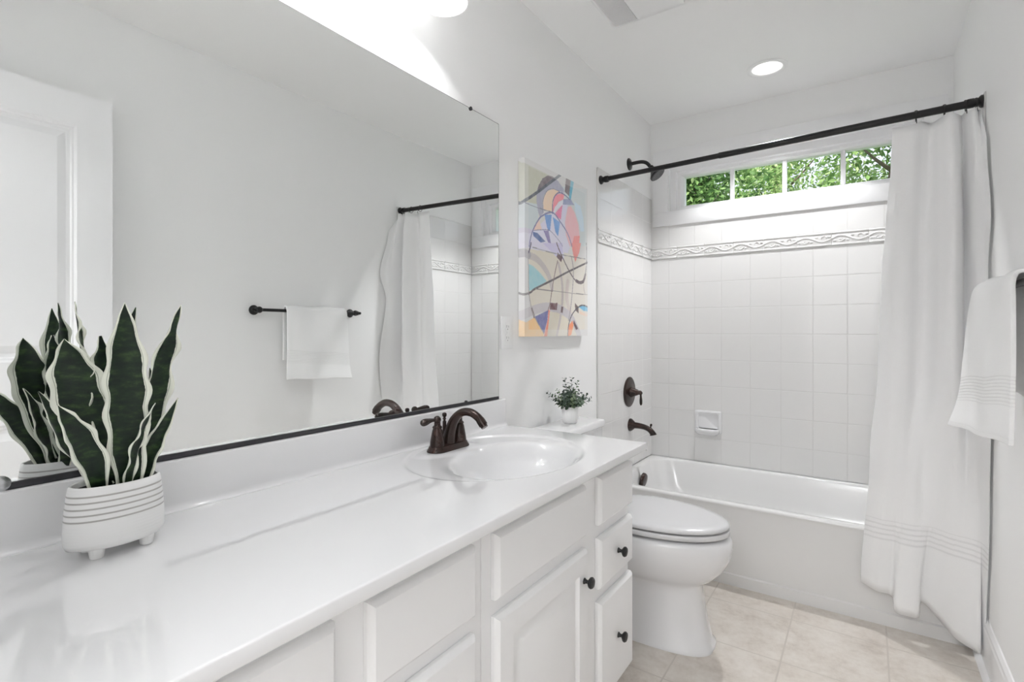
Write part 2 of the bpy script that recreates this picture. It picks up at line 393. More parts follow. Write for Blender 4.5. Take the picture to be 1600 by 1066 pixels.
# ------------------------------------------------------------------ bathtub
tub = thing('bathtub', 'white enamel alcove bathtub between the tiled walls', 'bathtub', (W/2, 2.93, 0))
X0, X1, Y0, Y1, ZR = .004, W-.004, 2.568, L-.010, .383
cx, cy, hx, hy = (X0+X1)/2, (Y0+Y1)/2, (X1-X0)/2, (Y1-Y0)/2
n = 8
rings = [rrect(cx, cy+.006, hx, hy-.006, .006, .366, n), rrect(cx, cy, hx, hy, .006, .369, n), rrect(cx, cy, hx, hy, .008, ZR-.008, n), rrect(cx, cy, hx-.004, hy-.004, .010, ZR-.002, n), rrect(cx, cy, hx-.012, hy-.010, .012, ZR, n),
         rrect(cx, cy, hx-.046, hy-.038, .13, ZR, n), rrect(cx, cy, hx-.052, hy-.044, .13, ZR-.003, n), rrect(cx, cy, hx-.056, hy-.048, .13, ZR-.012, n),
         rrect(cx, cy, hx-.088, hy-.075, .14, .24, n), rrect(cx+.02, cy, hx-.14, hy-.11, .15, .12, n), rrect(cx+.02, cy, hx-.19, hy-.165, .14, .075, n), rrect(cx+.02, cy, hx-.26, hy-.23, .10, .065, n)]
MB().loft(rings, False, True).build('basin', M['tub'], tub, angle=60)
mb = MB(); mb.prism([V(X0, 2.60, 0), V(X0, 2.570, 0), V(X0, 2.570, .050), V(X0, 2.576, .056), V(X0, 2.574, .367), V(X0, 2.60, .367)], (X1-X0, 0, 0))
mb.build('apron', M['tub'], tub, smooth=False)
MB().lathe([(.042, 0), (.042, .012), (.036, .020), (.012, .022), (0, .022)], (.084, 2.93, .318), (1, 0, -.16), 24).build('overflow_plate', M['bronze'], tub)
MB().lathe([(.028, 0), (.028, .003), (.018, .004), (0, .004)], (.34, 2.93, .066), (0, 0, 1), 20).build('drain', M['bronze'], tub)

# ------------------------------------------------------------------ shower fittings
t = thing('shower_curtain_rod', 'long black shower curtain rod spanning above the bathtub', 'curtain rod', (W/2, 2.5225, 2.0))
ra, rb = V(.008, 2.5225, 1.9906), V(W-.004, 2.5225, 2.0276)
q = lambda s: ra+(rb-ra)*s
MB().tube([q(.012), q(.40)], .0120, 16).tube([q(.395), q(.988)], .0140, 16).build('tube', M['black'], t)
for e, sg in ((ra, 1), (rb, -1)): MB().lathe([(.023, 0), (.023, .006), (.019, .010), (.0145, .014), (.0145, .022), (.017, .026), (.017, .042), (.015, .046)], e, (sg, 0, 0), 24).build('flange', M['black'], t)
sh = thing('wall_shower', 'black shower head on curved arm high on left wall', 'shower', (0, 2.94, 2.187))
MB().lathe([(.036, 0), (.036, .004), (.030, .010), (.016, .014), (.011, .018)], (0, 2.94, 2.187), (1, 0, 0), 24).build('escutcheon', M['black'], sh)
arm = [(0.005, 2.94, 2.187), (.05, 2.94, 2.189), (.085, 2.94, 2.186), (.110, 2.94, 2.174), (.128, 2.94, 2.152)]
arm = [crom([Vector(a) for a in arm], k/16) for k in range(17)]
MB().tube(arm, .0105, 12).build('arm', M['black'], sh)
d = V(.62, 0, -.78).normalized(); hp = V(.130, 2.94, 2.150)
hd = MB().lathe([(.011, 0), (.015, .004), (.016, .016), (.012, .020), (.014, .026), (.024, .036), (.040, .058), (.046, .064), (.046, .072), (.042, .074)], hp, d, 28).build('shower_head', M['black'], sh)
mb = MB().lathe([(.041, 0), (.039, .002), (0, .002)], hp+d*.074, d, 28)
u = d.orthogonal().normalized(); w = d.cross(u)
for r, c in ((.010, 6), (.020, 12), (.031, 18)):
    for k in range(c):
        a = 2*PI*k/c; mb.lathe([(.0018, 0), (.0012, .003)], hp+d*.076+(u*math.cos(a)+w*math.sin(a))*r, d, 6)
mb.build('nozzle_face', M['nozzle'], hd, label='grey nozzle face')
tv = thing('shower_valve', 'oil-rubbed bronze shower valve with round plate and lever', 'shower valve', (.008, 2.922, .829))
MB().lathe([(.089, 0), (.089, .004), (.080, .009), (.072, .010), (.040, .013), (.030, .015)], (.008, 2.922, .829), (1, 0, 0), 40).build('escutcheon', M['bronze'], tv)
MB().lathe([(.031, 0), (.029, .012), (.022, .026), (.017, .040), (.013, .046), (.013, .058), (.009, .064), (0, .065)], (.020, 2.922, .829), (1, 0, 0), 24).build('hub', M['bronze'], tv)
hv = MB().sphere((.078, 2.922, .827), .012, 1, 1, 1)
hv.tube([(.079, 2.922, .825), (.081, 2.920, .805), (.082, 2.918, .785), (.083, 2.916, .765), (.083, 2.915, .756)], [.0055, .006, .0085, .008, .004], 12).build('lever', M['bronze'], tv)
ts = thing('tub_spout', 'oil-rubbed bronze bath spout below the round valve', 'bath spout', (.008, 2.935, .632))
MB().lathe([(.038, 0), (.038, .005), (.034, .012), (.024, .024), (.020, .028)], (.008, 2.935, .632), (1, 0, 0), 28).build('flange', M['bronze'], ts)
sp = [V(.03, 2.935, .632), V(.07, 2.935, .631), V(.105, 2.935, .625), (V(.130, 2.935, .613)), V(.146, 2.935, .596), V(.150, 2.935, .586)]
MB().tube([crom(sp, k/18) for k in range(19)], [.0195-.004*math.sin(PI*k/18)+.001*(k > 15) for k in range(19)], 18).build('spout', M['bronze'], ts)
MB().lathe([(.005, 0), (.004, .012), (.0065, .015), (.0065, .024), (.003, .027)], (.132, 2.935, .624), (.25, 0, 1), 12).build('diverter_knob', M['bronze'], ts)
sd = thing('soap_dish', 'white ceramic soap dish set into the back wall tile', 'soap dish', (.366, L-.008, .62))
def rr_xz(cx, cz, hx, hz, r, y, n=6): return [V(p.x, y, p.y) for p in rrect(cx, cz, hx, hz, r, 0, n)]
MB().loft([rr_xz(   .366, .630, .080, .070, .012, L-.006), rr_xz(.366, .630, .080, .070, .014, L-.013), rr_xz(.366, .630, .076, .066, .014, L-.016),
           rr_xz(.366, .636, .062, .052, .014, L-.016), rr_xz(.366, .636, .058, .048, .014, L-.0095)]).build('back_plate', M['china'], sd, angle=50)
mb = MB(); z = .566
rings = [[V(.366+sx, L-.012-dy, zz) for sx, dy in ((-.070*k, 0), (-.070*k, .030*k), (-.055*k, .050*k), (0, .056*k), (.055*k, .050*k), (.070*k, .030*k), (.070*k, 0))] for k, zz in ((.80, z-.010), (.97, z), (1, z+.012), (1, z+.022), (.94, z+.026), (.86, z+.022), (.78, z+.008))]
mb.loft(rings).build('tray', M['china'], sd, angle=50)

# ------------------------------------------------------------------ shower curtain and its rings
cur = thing('shower_curtain', 'white cotton shower curtain gathered beside the right wall', 'shower curtain', (1.38, 2.51, .1))
LV = [(1.997, [(1.255, 2.535), (1.285, 2.517), (1.318, 2.515), (1.352, 2.535), (1.375, 2.545), (1.398, 2.515), (1.425, 2.487), (1.447, 2.50), (1.463, 2.54), (1.475, 2.515), (1.486, 2.478), (1.497, 2.488), (1.506, 2.52), (1.513, 2.505)]),
      (1.85, [(1.250, 2.537), (1.283, 2.512), (1.318, 2.512), (1.350, 2.538), (1.373, 2.545), (1.399, 2.505), (1.428, 2.470), (1.452, 2.49), (1.466, 2.543), (1.478, 2.505), (1.488, 2.455), (1.499, 2.450), (1.508, 2.44), (1.514, 2.41)]),
      (1.58, [(1.233, 2.54), (1.272, 2.510), (1.310, 2.512), (1.342, 2.540), (1.370, 2.540), (1.400, 2.490), (1.432, 2.462), (1.457, 2.49), (1.469, 2.543), (1.481, 2.50), (1.489, 2.44), (1.498, 2.40), (1.508, 2.37), (1.514, 2.335)]),
      (1.42, [(1.221, 2.54), (1.262, 2.508), (1.304, 2.510), (1.338, 2.542), (1.368, 2.540), (1.399, 2.490), (1.431, 2.460), (1.457, 2.49), (1.470, 2.543), (1.483, 2.50), (1.492, 2.44), (1.500, 2.42), (1.509, 2.405), (1.515, 2.39)]),
      (1.0, [(1.208, 2.545), (1.252, 2.505), (1.295, 2.508), (1.330, 2.543), (1.362, 2.538), (1.394, 2.488), (1.429, 2.457), (1.457, 2.485), (1.472, 2.54), (1.487, 2.50), (1.497, 2.43), (1.504, 2.39), (1.510, 2.36), (1.515, 2.33)]),
      (.60, [(1.180, 2.547), (1.232, 2.513), (1.272, 2.513), (1.300, 2.520), (1.325, 2.520), (1.352, 2.535), (1.390, 2.515), (1.435, 2.475), (1.470, 2.470), (1.492, 2.46), (1.502, 2.45), (1.506, 2.43), (1.511, 2.40), (1.515, 2.37)]),
      (.08, [(1.151, 2.550), (1.200, 2.530), (1.252, 2.540), (1.262, 2.500), (1.300, 2.490), (1.334, 2.500), (1.346, 2.552), (1.392, 2.535), (1.436, 2.490), (1.478, 2.462), (1.504, 2.450), (1.507, 2.495), (1.512, 2.475), (1.516, 2.445)])]
HEM = [.165, .150, .140, .100, .096, .100, .140, .100, .062, .050, .044, .050, .048, .046]
NU, NV = 150, 60
rows = []
zs = [l[0] for l in LV]
cols = [[(crom([p[0] for p in pts], i/NU), crom([p[1] for p in pts], i/NU)) for i in range(NU+1)] for _, pts in LV]
for j in range(NV+1):
    row = []
    for i in range(NU+1):
        s = i/NU; ztop = 1.994+.012*s-.010*abs(math.sin(s*4.5*PI)); zb = crom(HEM, s); z = ztop+(zb-ztop)*j/NV
        zz = 1.997-(1.997-.08)*j/NV; k = 0
        while k < len(zs)-2 and zz < zs[k+1]: k += 1
        f = (zs[k]-zz)/(zs[k]-zs[k+1]); f = min(max(f, 0), 1); f = f*f*(3-2*f)
        a, b = cols[k][i], cols[k+1][i]
        wr_ = .0012*math.sin(23*s+11*z)+.001*math.sin(9*z-31*s)
        row.append(V(min(a[0]+(b[0]-a[0])*f, W-.006), a[1]+(b[1]-a[1])*f+wr_, z))
    rows.append(row)
o = MB().grid(rows, lambda a, b: (b/NU, 1.997-rows[a][b].z if rows[a][b].z > .40 else 1.6+1.0*(.40-rows[a][b].z))).build('panel', M['curtain'], cur, angle=180); solidify(o, .0016)
ring0 = None
RL = ['black curtain ring nearest the right wall flange', 'black curtain ring second from the right wall flange', 'black curtain ring above the middle pleat of the curtain', 'black curtain ring at the free left edge of the curtain']
for i, (xx, lab) in enumerate(zip((1.502, 1.473, 1.412, 1.328), RL)):
    zc = 1.9904+(2.0277-1.9904)*xx/W-.004
    if ring0 is None:
        ring0 = thing('curtain_ring', lab, 'curtain ring', (xx, 2.5225, zc), 'curtain rings on the rod')
        pr = [V(xx, 2.5225+.0185*math.sin(2*PI*k/28), zc+.0185*math.cos(2*PI*k/28)-.002) for k in range(29)]
        parts = [MB().tube(pr, .0016, 6, False).build('hoop', M['black'], ring0), MB().sphere((xx, 2.5225, zc+.018), .0048, 1.3, 1, .8, 10).build('roller', M['black'], ring0),
                 MB().tube([(xx, 2.506, zc-.016), (xx, 2.500, zc-.026), (xx, 2.499, zc-.036)], .0014, 6).build('hook', M['black'], ring0)]
    else:
        r = ring0.copy(); COL.objects.link(r); r.location = (xx, 2.5225, zc); r['label'] = lab; WL[r] = V(xx, 2.5225, zc)
        for p_ in parts:
            c = p_.copy(); COL.objects.link(c); c.parent = r

# ------------------------------------------------------------------ towel bar and towel
tb = thing('towel_bar', 'black towel bar on the right wall under the towel', 'towel bar', (W, 1.79, 1.302))
bx_, bz_ = W-.056, 1.302
MB().tube([(bx_, 1.49, bz_), (bx_, 2.09, bz_)], .0085, 14).build('bar', M['black'], tb)
for yy in (1.482, 2.100):
    p = MB().lathe([(.026, 0), (.026, .005), (.020, .010), (.011, .016), (.010, .034), (.014, .040), (.016, .048)], (W, yy, bz_), (-1, 0, 0), 24); p.sphere((bx_, yy, bz_), .0175)
    sg = -1 if yy < 1.8 else 1
    p.build('post', M['black'], tb)
    MB().lathe([(.015, .008), (.013, .018), (.006, .022), (.006, .026), (.009, .030), (.008, .038), (0, .041)], (bx_, yy, bz_), (0, sg, 0), 18).build('finial', M['black'], tb)
tw = thing('hand_towel', 'white terry hand towel folded over the black towel bar', 'towel', (bx_, 1.825, bz_))
def strip(far, prof_a, prof_b, ya, yb, name, dz=0):
    n, k = 64, 22; rows = []; Ls = [0]
    pa = [Vector((x, 0, z)) for x, z in prof_a]; pb = [Vector((x, 0, z)) for x, z in prof_b]
    for i in range(n+1):
        r = []
        for j in range(k+1):
            f = j/k; a = crom(pa, i/n).lerp(crom(pb, i/n), f)
            y = ya+(yb-ya)*f+.004*math.sin(i*.13+j*.2)+ (.012*(1-i/n)*(f-.4) if i < n*.45 else 0)
            r.append(V(a.x+.003*math.sin(j*.55+i*.12), y, a.z+.002*math.sin(j*.5)))
        rows.append(r)
        if i: Ls.append(Ls[-1]+(rows[i][k//2]-rows[i-1][k//2]).length)
    o = MB().grid(rows, lambda a, b: (b/k, Ls[a])).build(name, M['towel'], tw, angle=180)
    solidify(o, .0095, 0)
    m = o.modifiers.new('round', 'BEVEL'); m.width = .004; m.segments = 2; m.limit_method = 'ANGLE'
    return o
near = [(1.444, .925), (1.445, 1.03), (1.446, 1.14), (1.446, 1.25), (1.447, 1.300), (1.454, 1.3205), (1.466, 1.3265), (1.478, 1.321), (1.487, 1.300), (1.490, 1.22), (1.492, 1.12), (1.493, 1.03)]
far_ = [(1.374, .912), (1.396, 1.00), (1.405, 1.11), (1.414, 1.22), (1.424, 1.292), (1.436, 1.3185), (1.455, 1.329), (1.474, 1.322), (1.486, 1.303), (1.490, 1.22), (1.493, 1.12), (1.494, 1.03)]
strip(1, near, far_, 1.628, 1.995, 'cloth')

# ------------------------------------------------------------------ vanity cabinets
XC, XF = .520, .540
def rect_x(y0, y1, z0, z1, x): return [V(x, y0, z0), V(x, y1, z0), V(x, y1, z1), V(x, y0, z1)]
def slab(parent, name, y0, y1, z0, z1, panel=False):
    s = lambda i, d: rect_x(y0+i, y1-i, z0+i, z1-i, XC+d)
    R = [s(0, .0006), s(0, .009), s(.0015, .0125), s(.0045, .0165), s(.009, .0195), s(.013, .020)]
    if panel: R += [s(.056, .020), s(.059, .0150), s(.063, .0105), s(.069, .0105), s(.092, .0190), s(.094, .0195)]
    return MB().loft(R).build(name, M['cab'], parent, angle=22)
def knob(parent, y, z):
    return MB().lathe([(.0085, 0), (.0075, .002), (.005, .006), (.0048, .011), (.009, .014), (.0145, .018), (.0155, .022), (.013, .026), (.006, .028), (0, .0282)], (XF, y, z), (1, 0, 0), 20).build('knob', M['black'], parent, label='black round knob')
def carcass(parent, y0, y1):
    MB().box(.50, XC, y0, y1, .09, .802, .0015, 1).box(.002, .4995, y0, y0+.016, .09, .802).box(.002, .4995, y1-.016, y1, .09, .802).box(.002, .4995, y0+.0165, y1-.0165, .09, .106).box(.002, .010, y0+.0165, y1-.0165, .1065, .802).build('carcass', M['cab'], parent, smooth=False)
    MB().box(.002, .455, y0+.001, y1-.001, 0, .0895).build('toe_kick', M['cab'], parent, smooth=False)
vr = thing('vanity_cabinet', 'white vanity cabinet with drawer stack under the sink beside the toilet', 'cabinet', (.26, 1.23, 0), 'white vanity cabinets')
carcass(vr, .8365, 1.625)
slab(vr, 'false_front', .868, 1.286, .625, .765)
o = slab(vr, 'door', .868, 1.292, .112, .590, True); knob(o, 1.264, .512)
slab(vr, 'false_front', 1.372, 1.622, .625, .765)
for a, b in ((.440, .588), (.105, .402)):
    o = slab(vr, 'drawer', 1.372, 1.622, a, b); knob(o, 1.497, (a+b)/2)
vl = thing('vanity_cabinet', 'white vanity cabinet under the countertop end holding the snake plant', 'cabinet', (.26, .36, 0), 'white vanity cabinets')
carcass(vl, YF+.002, .8345)
for a, b, kn in ((.535, .800, .563), (.210, .475, .447), (-.105, .150, .12)):
    slab(vl, 'false_front', a, b, .625, .765); o = slab(vl, 'door', a, b, .112, .590, True); knob(o, kn, .512)

# ------------------------------------------------------------------ countertop with moulded sink
ZC = .8267
ct = thing('vanity_countertop', 'glossy white countertop with moulded oval sink and backsplash', 'countertop', (.29, .76, ZC))
def sst(a, b, x): x = min(max((x-a)/(b-a), 0), 1); return x*x*(3-2*x)
def top_z(x, y):
    r0 = math.hypot((x-.270)/.240, (y-1.235)/.300); d = .0045*sst(1.0, .955, r0)
    r1 = math.hypot((x-.330)/.172, (y-1.245)/.240)
    if r1 < 1.08: d += .125*(1-min(r1, 1)**2.4)*sst(1.0, .80, r1)+.004*sst(1.08, .9, r1)
    fl = math.hypot((x-.105)/.058, (y-1.205)/.115); d *= sst(.75, 1.25, fl)   # level ledge under the faucet
    return ZC-d
xs = [.006+i*.006 for i in range(0, 95)]+[.575]; y_a, y_b = YF+.002, 1.639
ys = [y_a+.004*0]+[y_a+i*(y_b-.004-y_a)/300 for i in range(1, 301)]
prof = lambda y: [V(x, y, top_z(x, y)) for x in xs]+[V(.5780, y, ZC-.0001), V(.5797, y, ZC-.0008), V(.5804, y, ZC-.0025), V(.5804, y, ZC-.0215), V(.5797, y, ZC-.0234), V(.5780, y, ZC-.024), V(.50, y, ZC-.024)]
rows = [prof(y) for y in ys]
last = rows[-1]
rows.append([V(p.x, y_b-.001, p.z-.0012) for p in last]); rows.append([V(p.x, y_b, min(p.z, ZC)-.004) for p in last]); rows.append([V(p.x, y_b, ZC-.024) for p in last])
MB().grid(rows).build('slab', M['counter'], ct, angle=60)
pf = [(.0005, ZC-.004), (.0005, ZC+.1009), (.016, ZC+.1009), (.0195, ZC+.099), (.0208, ZC+.095), (.0215, ZC+.020)]+[(.0215+.013*(1-math.cos(a*PI/12)), ZC+.013*(1-math.sin(a*PI/12))+.0006) for a in range(7)]+[(.0345, ZC-.004)]
MB().prism([V(x, y_a, z) for x, z in pf], (0, 1.632-y_a, 0)).build('backsplash', M['counter'], ct, angle=40)
MB().lathe([(.022, 0), (.022, .003), (.016, .0045), (.016, .002), (0, .002)], (.330, 1.245, top_z(.330, 1.245)), (0, 0, 1), 24).build('drain', M['bronze'], ct)

# ------------------------------------------------------------------ faucet
FX, FY = .105, 1.205
fa = thing('faucet', 'oil-rubbed bronze two-handle faucet at the back of the sink', 'faucet', (FX, FY, ZC))
def stadium(hy, hx, z, n=10):
    out = []
    for q, sg in ((0, 1), (1, -1)):
        for k in range(n+1):
            a = PI*k/n; out.append(V(FX+sg*hx*math.cos(a), FY+sg*((hy-hx)+hx*math.sin(a)), z))
    return out
MB().loft([stadium(.083, .031, ZC+.0003), stadium(.083, .031, ZC+.004), stadium(.079, .027, ZC+.009), stadium(.076, .024, ZC+.016), stadium(.072, .020, ZC+.018)]).build('base', M['bronze'], fa, angle=40)
sp = [V(FX, FY, ZC+.012), V(FX+.004, FY, ZC+.045), V(FX+.020, FY, ZC+.086), V(FX+.050, FY, ZC+.114), V(FX+.086, FY, ZC+.119), V(FX+.116, FY, ZC+.106), V(FX+.136, FY, ZC+.086)]
MB().tube([crom(sp, k/30) for k in range(31)], [.0205-.0085*min(1, k/15)+.0012*(k > 26) for k in range(31)], 20).lathe([(.0125, 0), (.0125, .006), (.0105, .007), (.0105, .013), (0, .013)], V(FX+.133, FY, ZC+.0895), (.62, 0, -.78), 18).build('spout', M['bronze'], fa, angle=50)
MB().lathe([(.0075, 0), (.0060, .060), (.0060, .070), (.0040, .071), (.0036, .076), (.0062, .078), (.0040, .081), (.0036, .083), (.0066, .086), (.0074, .091), (.0060, .096), (0, .098)], (FX-.017, FY, ZC+.012), (0, 0, 1), 16).build('lift_rod', M['bronze'], fa)
for sg in (-1, 1):
    hy_ = FY+sg*.051
    hb = MB().lathe([(.0255, 0), (.0255, .003), (.0225, .006), (.0215, .018), (.0200, .028), (.0150, .054), (.0128, .060), (.0150, .062), (.0140, .065), (.0098, .069), (.0095, .078)], (FX, hy_, ZC+.010), (0, 0, 1), 24).build('handle', M['bronze'], fa, angle=30)
    z = ZC+.096; dy = sg
    lv = MB().sphere((FX, hy_, z), .0115); pts = [V(FX, hy_+dy*.005, z), V(FX, hy_+dy*.020, z+.001), V(FX, hy_+dy*.034, z+.001), V(FX, hy_+dy*.050, z-.0005), V(FX, hy_+dy*.062, z-.002), V(FX, hy_+dy*.068, z-.0025)]
    lv.tube([crom(pts, k/14) for k in range(15)], [crom([.0050, .0055, .0075, .0105, .0095, .004], k/14) for k in range(15)], 14).build('lever', M['bronze'], hb)

# ------------------------------------------------------------------ wall mirror
mi = thing('wall_mirror', 'large frameless wall mirror above the vanity countertop', 'mirror', (.001, .74, .934))
MY0, MY1, MZ0, MZ1 = YF+.03, 1.604, .936, 1.983
MB().box(.001, .0065, MY0, MY1, MZ0, MZ1).build('glass', M['mirror'], mi, smooth=False)
MB().box(.0012, .010, MY0, MY1-.002, .9285, .9395).build('bottom_channel', M['channel'], mi, smooth=False, label='dark metal channel along the bottom edge')
mb = MB().box(.0014, .0062, MY0, MY1+.0016, MZ1, MZ1+.0016).box(.0014, .0062, MY1, MY1+.0016, MZ0, MZ1); mb.build('edge', M['channel'], mi, smooth=False)
for y, z, sg in ((.222, .9395, 1), (1.409, .9395, 1), (1.434, MZ1, -1)):
    sc = .55 if sg > 0 and y > 1 else (1.25 if sg > 0 else .7)
    mb = MB().lathe([(.010*sc, 0), (.010*sc, .003), (.006*sc, .005)], (.0068, y, z), (1, 0, 0), 18); mb.build('clip', M['chrome'] if y < 1 else M['channel'], mi)

# ------------------------------------------------------------------ outlet on the left wall
ol = thing('wall_outlet', 'white wall outlet between mirror edge and canvas print', 'outlet', (0, 1.663, 1.18))
MB().box(.0004, .006, 1.624, 1.703, 1.120, 1.248, .0025, 2).build('cover_plate', M['plastic'], ol)
for dz in (.022, -.022):
    zc = 1.184+dz
    MB().loft([[V(x, p.x, p.y) for p in rrect(1.6635, zc, .0165, .0165, .010, 0, 4)] for x in (.005, .0078)]).build('receptacle', M['plastic'], ol)
    MB().box(.0078, .0081, 1.6560, 1.6580, zc-.003, zc+.007).box(.0078, .0081, 1.6690, 1.6710, zc-.003, zc+.006).lathe([(.0024, 0), (.0024, .0003)], (.0078, 1.6635, zc-.009), (1, 0, 0), 10).build('slots', M['slot'], ol, smooth=False)
MB().lathe([(.0032, 0), (.0025, .0012), (0, .0014)], (.006, 1.6635, 1.184), (1, 0, 0), 12).build('screw', M['plastic'], ol)

# ------------------------------------------------------------------ toilet
TY = 2.02
to = thing('toilet', 'white two-piece toilet between the vanity cabinet and the bathtub', 'toilet', (.40, TY, 0))
def egg(xb, xf, hw, z, n=40, p=2.0, fr=.58):
    """egg outline: xb back, xf front, widest at fraction fr from the back"""
    xm = xb+(xf-xb)*(1-fr); out = []
    for k in range(n):
        a = 2*PI*k/n; c, s = math.cos(a), math.sin(a); e = 2/p
        x = xm+(xf-xm if c > 0 else xm-xb)*abs(c)**e*(1 if c > 0 else -1)
        out.append(V(x, TY+hw*abs(s)**e*(1 if s > 0 else -1), z))
    return out
B = [(.10, .702, .122, .000, 3.2), (.10, .702, .122, .012, 3.2), (.11, .690, .114, .022, 3.2), (.16, .674, .102, .10, 3.0), (.20, .660, .094, .18, 2.8), (.21, .656, .096, .225, 2.6), (.21, .664, .106, .240, 2.5), (.20, .700, .138, .262, 2.3), (.20, .735, .164, .300, 2.15), (.20, .757, .181, .345, 2.1), (.20, .764, .189, .385, 2.05), (.20, .763, .189, .408, 2.05), (.21, .754, .184, .4205, 2.05), (.23, .735, .165, .4235, 2.05)]
o = MB().loft([egg(a, b, c, z, 44, p) for a, b, c, z, p in B]).build('bowl', M['china'], to, angle=60)
mb = MB()
for sg in (-1, 1):
    tp = [V(.40, TY+sg*.082, .055), V(.36, TY+sg*.093, .11), (V(.30, TY+sg*.094, .155)), V(.22, TY+sg*.088, .150), V(.17, TY+sg*.078, .09), V(.16, TY+sg*.075, .03)]
    mb.tube([crom(tp, k/16) for k in range(17)], .034, 12)
mb.build('trapway', M['china'], to, angle=60)
def ringplate(z0, z1, hole):
    R = [egg(.2445, .7545, .1835, z0), egg(.243, .756, .185, z0+.0015), egg(.243, .756, .185, z1-.002), egg(.245, .7545, .1835, z1)]
    if hole: R += [egg(.30, .700, .118, z1, fr=.55), egg(.31, .690, .110, z1-.004, fr=.55), egg(.31, .690, .110, z0, fr=.55)]
    return R
mb = MB(); R = ringplate(.4350, .4525, True); mb.loft(R+[R[0]], False, False); mb.build('seat', M['seat'], to, angle=50)
MB().loft([egg(.2335, .7515, .1825, .4590), egg(.232, .753, .184, .4602), egg(.232, .753, .184, .468), egg(.236, .746, .178, .4735), egg(.26, .715, .150, .4775), egg(.33, .62, .08, .4790)]).build('lid', M['seat'], to, angle=60)
MB().tube([(.228, TY-.085, .447), (.228, TY+.085, .447)], .0155, 12).build('hinge', M['plastic'], to)
MB().box(.05, .26, TY-.11, TY+.11, .35, .4235, .02, 3).build('shelf', M['china'], to)
TA = 1.998
MB().loft([rrect(.105, TA, .080, .170, .03, .40), rrect(.105, TA, .082, .174, .03, .45), rrect(.103, TA, .080, .182, .028, .70), rrect(.103, TA, .080, .184, .028, .756)]).build('tank', M['china'], to, angle=50)
MB().loft([rrect(.105, TA, .082, .188, .026, .757), rrect(.106, TA, .086, .193, .026, .762), rrect(.106, TA, .086, .193, .026, .781), rrect(.106, TA, .083, .190, .026, .786), rrect(.106, TA, .070, .177, .022, .788)]).build('tank_lid', M['china'], to, angle=40)
MB().lathe([(.011, 0), (.011, .008), (.006, .010)], (.183, TA-.13, .70), (1, 0, 0), 16).tube([(.192, TA-.13, .70), (.196, TA-.10, .698), (.197, TA-.065, .693)], [.005, .0055, .006], 10).build('flush_lever', M['chrome'], to)
for sg in (-1, 1): MB().lathe([(.013, 0), (.012, .012), (.006, .019), (0, .020)], (.30, TY+sg*.100, .015), (0, 0, 1), 16).build('bolt_cap', M['plastic'], to)
MB().lathe([(.016, 0), (.012, .004)], (0, 1.78, .20), (1, 0, 0), 16).tube([(.0, 1.78, .20), (.05, 1.78, .20), (.055, 1.80, .28), (.07, 1.86, .40)], .005, 8).build('supply_line', M['chrome'], to)

# ------------------------------------------------------------------ small plant on the tank
PX, PY, PZ = .100, 2.008, .788
sp_ = thing('potted_eucalyptus', 'small faux eucalyptus in fluted white pot on toilet tank', 'potted plant', (PX, PY, PZ))
MB().lathe([(.024, 0), (.028, .002), (.033, .012), (.0365, .030), (.0370, .048), (.0350, .064), (.0325, .072), (.0300, .071), (.028, .060)], (PX, PY, PZ), (0, 0, 1), 72, flute=.018, nf=18).build('pot', M['plastic'], sp_, angle=60)
MB().lathe([(.0285, .060), (.025, .066), (0, .066)], (PX, PY, PZ), (0, 0, 1), 20).build('soil', M['soil'], sp_)
def tone(o, vals):
    at_ = o.data.attributes.new('tone', 'FLOAT', 'FACE'); at_.data.foreach_set('value', vals)
def sprig(base, dirv, ln, tbase):
    mb = MB(); tn = []; dirv = Vector(dirv).normalized(); base = Vector(base)
    bend = V(random.uniform(-.2, .2), random.uniform(-.2, .2), .25)
    pts = [base+dirv*(ln*t)+bend*(ln*.25*t*t) for t in [k/8 for k in range(9)]]
    mb.tube(pts, [.0012-.0001*k for k in range(9)], 5); tn += [.05]*len(mb.bm.faces)
    nl = int(ln/.0052)
    for k in range(nl):
        t = .18+.82*k/(nl-1); p = crom(pts, t); r = (.0108-.0050*t)*random.uniform(.8, 1.2)
        a = k*2.4+random.random()*.5; side = dirv.orthogonal().normalized(); side = Matrix.Rotation(a, 3, dirv) @ side
        ax = (side+dirv*random.uniform(.1, .7)).normalized(); wv = ax.cross(dirv).normalized(); up = wv.cross(ax)
        c = p+ax*r*.3; ring = []
        for (l_, w_, h_) in ((0, 0, 0), (.5, .62, .1), (1.1, .85, .16), (1.7, .55, .1), (2.1, 0, -.05), (1.7, -.55, .1), (1.1, -.85, .16), (.5, -.62, .1)):
            ring.append(mb.bm.verts.new(c+ax*(l_*r)+wv*(w_*r)+up*(h_*r)))
        cc = mb.bm.verts.new(c+ax*1.1*r)
        for i in range(8):
            mb.bm.faces.new((cc, ring[i], ring[(i+1) % 8])); tn.append(min(1, max(0, tbase+random.uniform(-.18, .18)-.25*(t > .8))))
    o = mb.build('sprig', M['eucalyptus'], sp_, angle=60, recalc=False); tone(o, tn)
rad_ = .022
for k in range(30):
    a = k*2.399; e = (k+.5)/30; out = .10+1.0*e
    d = V(math.cos(a)*out, math.sin(a)*out, 1-.40*e)
    ln = random.uniform(.066, .092)*(1.18 if k in (2, 5, 9) else 1)*(.85+.25*e)
    sprig((PX+math.cos(a)*rad_*e, PY+math.sin(a)*rad_*e, PZ+.066), d, ln, random.choice((.25, .35, .5, .75, .9)))
sprig((PX, PY-.008, PZ+.066), (-.05, -.22, 1), .128, .2); sprig((PX, PY+.0, PZ+.066), (.05, -.05, 1), .122, .3); sprig((PX, PY+.006, PZ+.066), (.05, .45, 1), .115, .75)

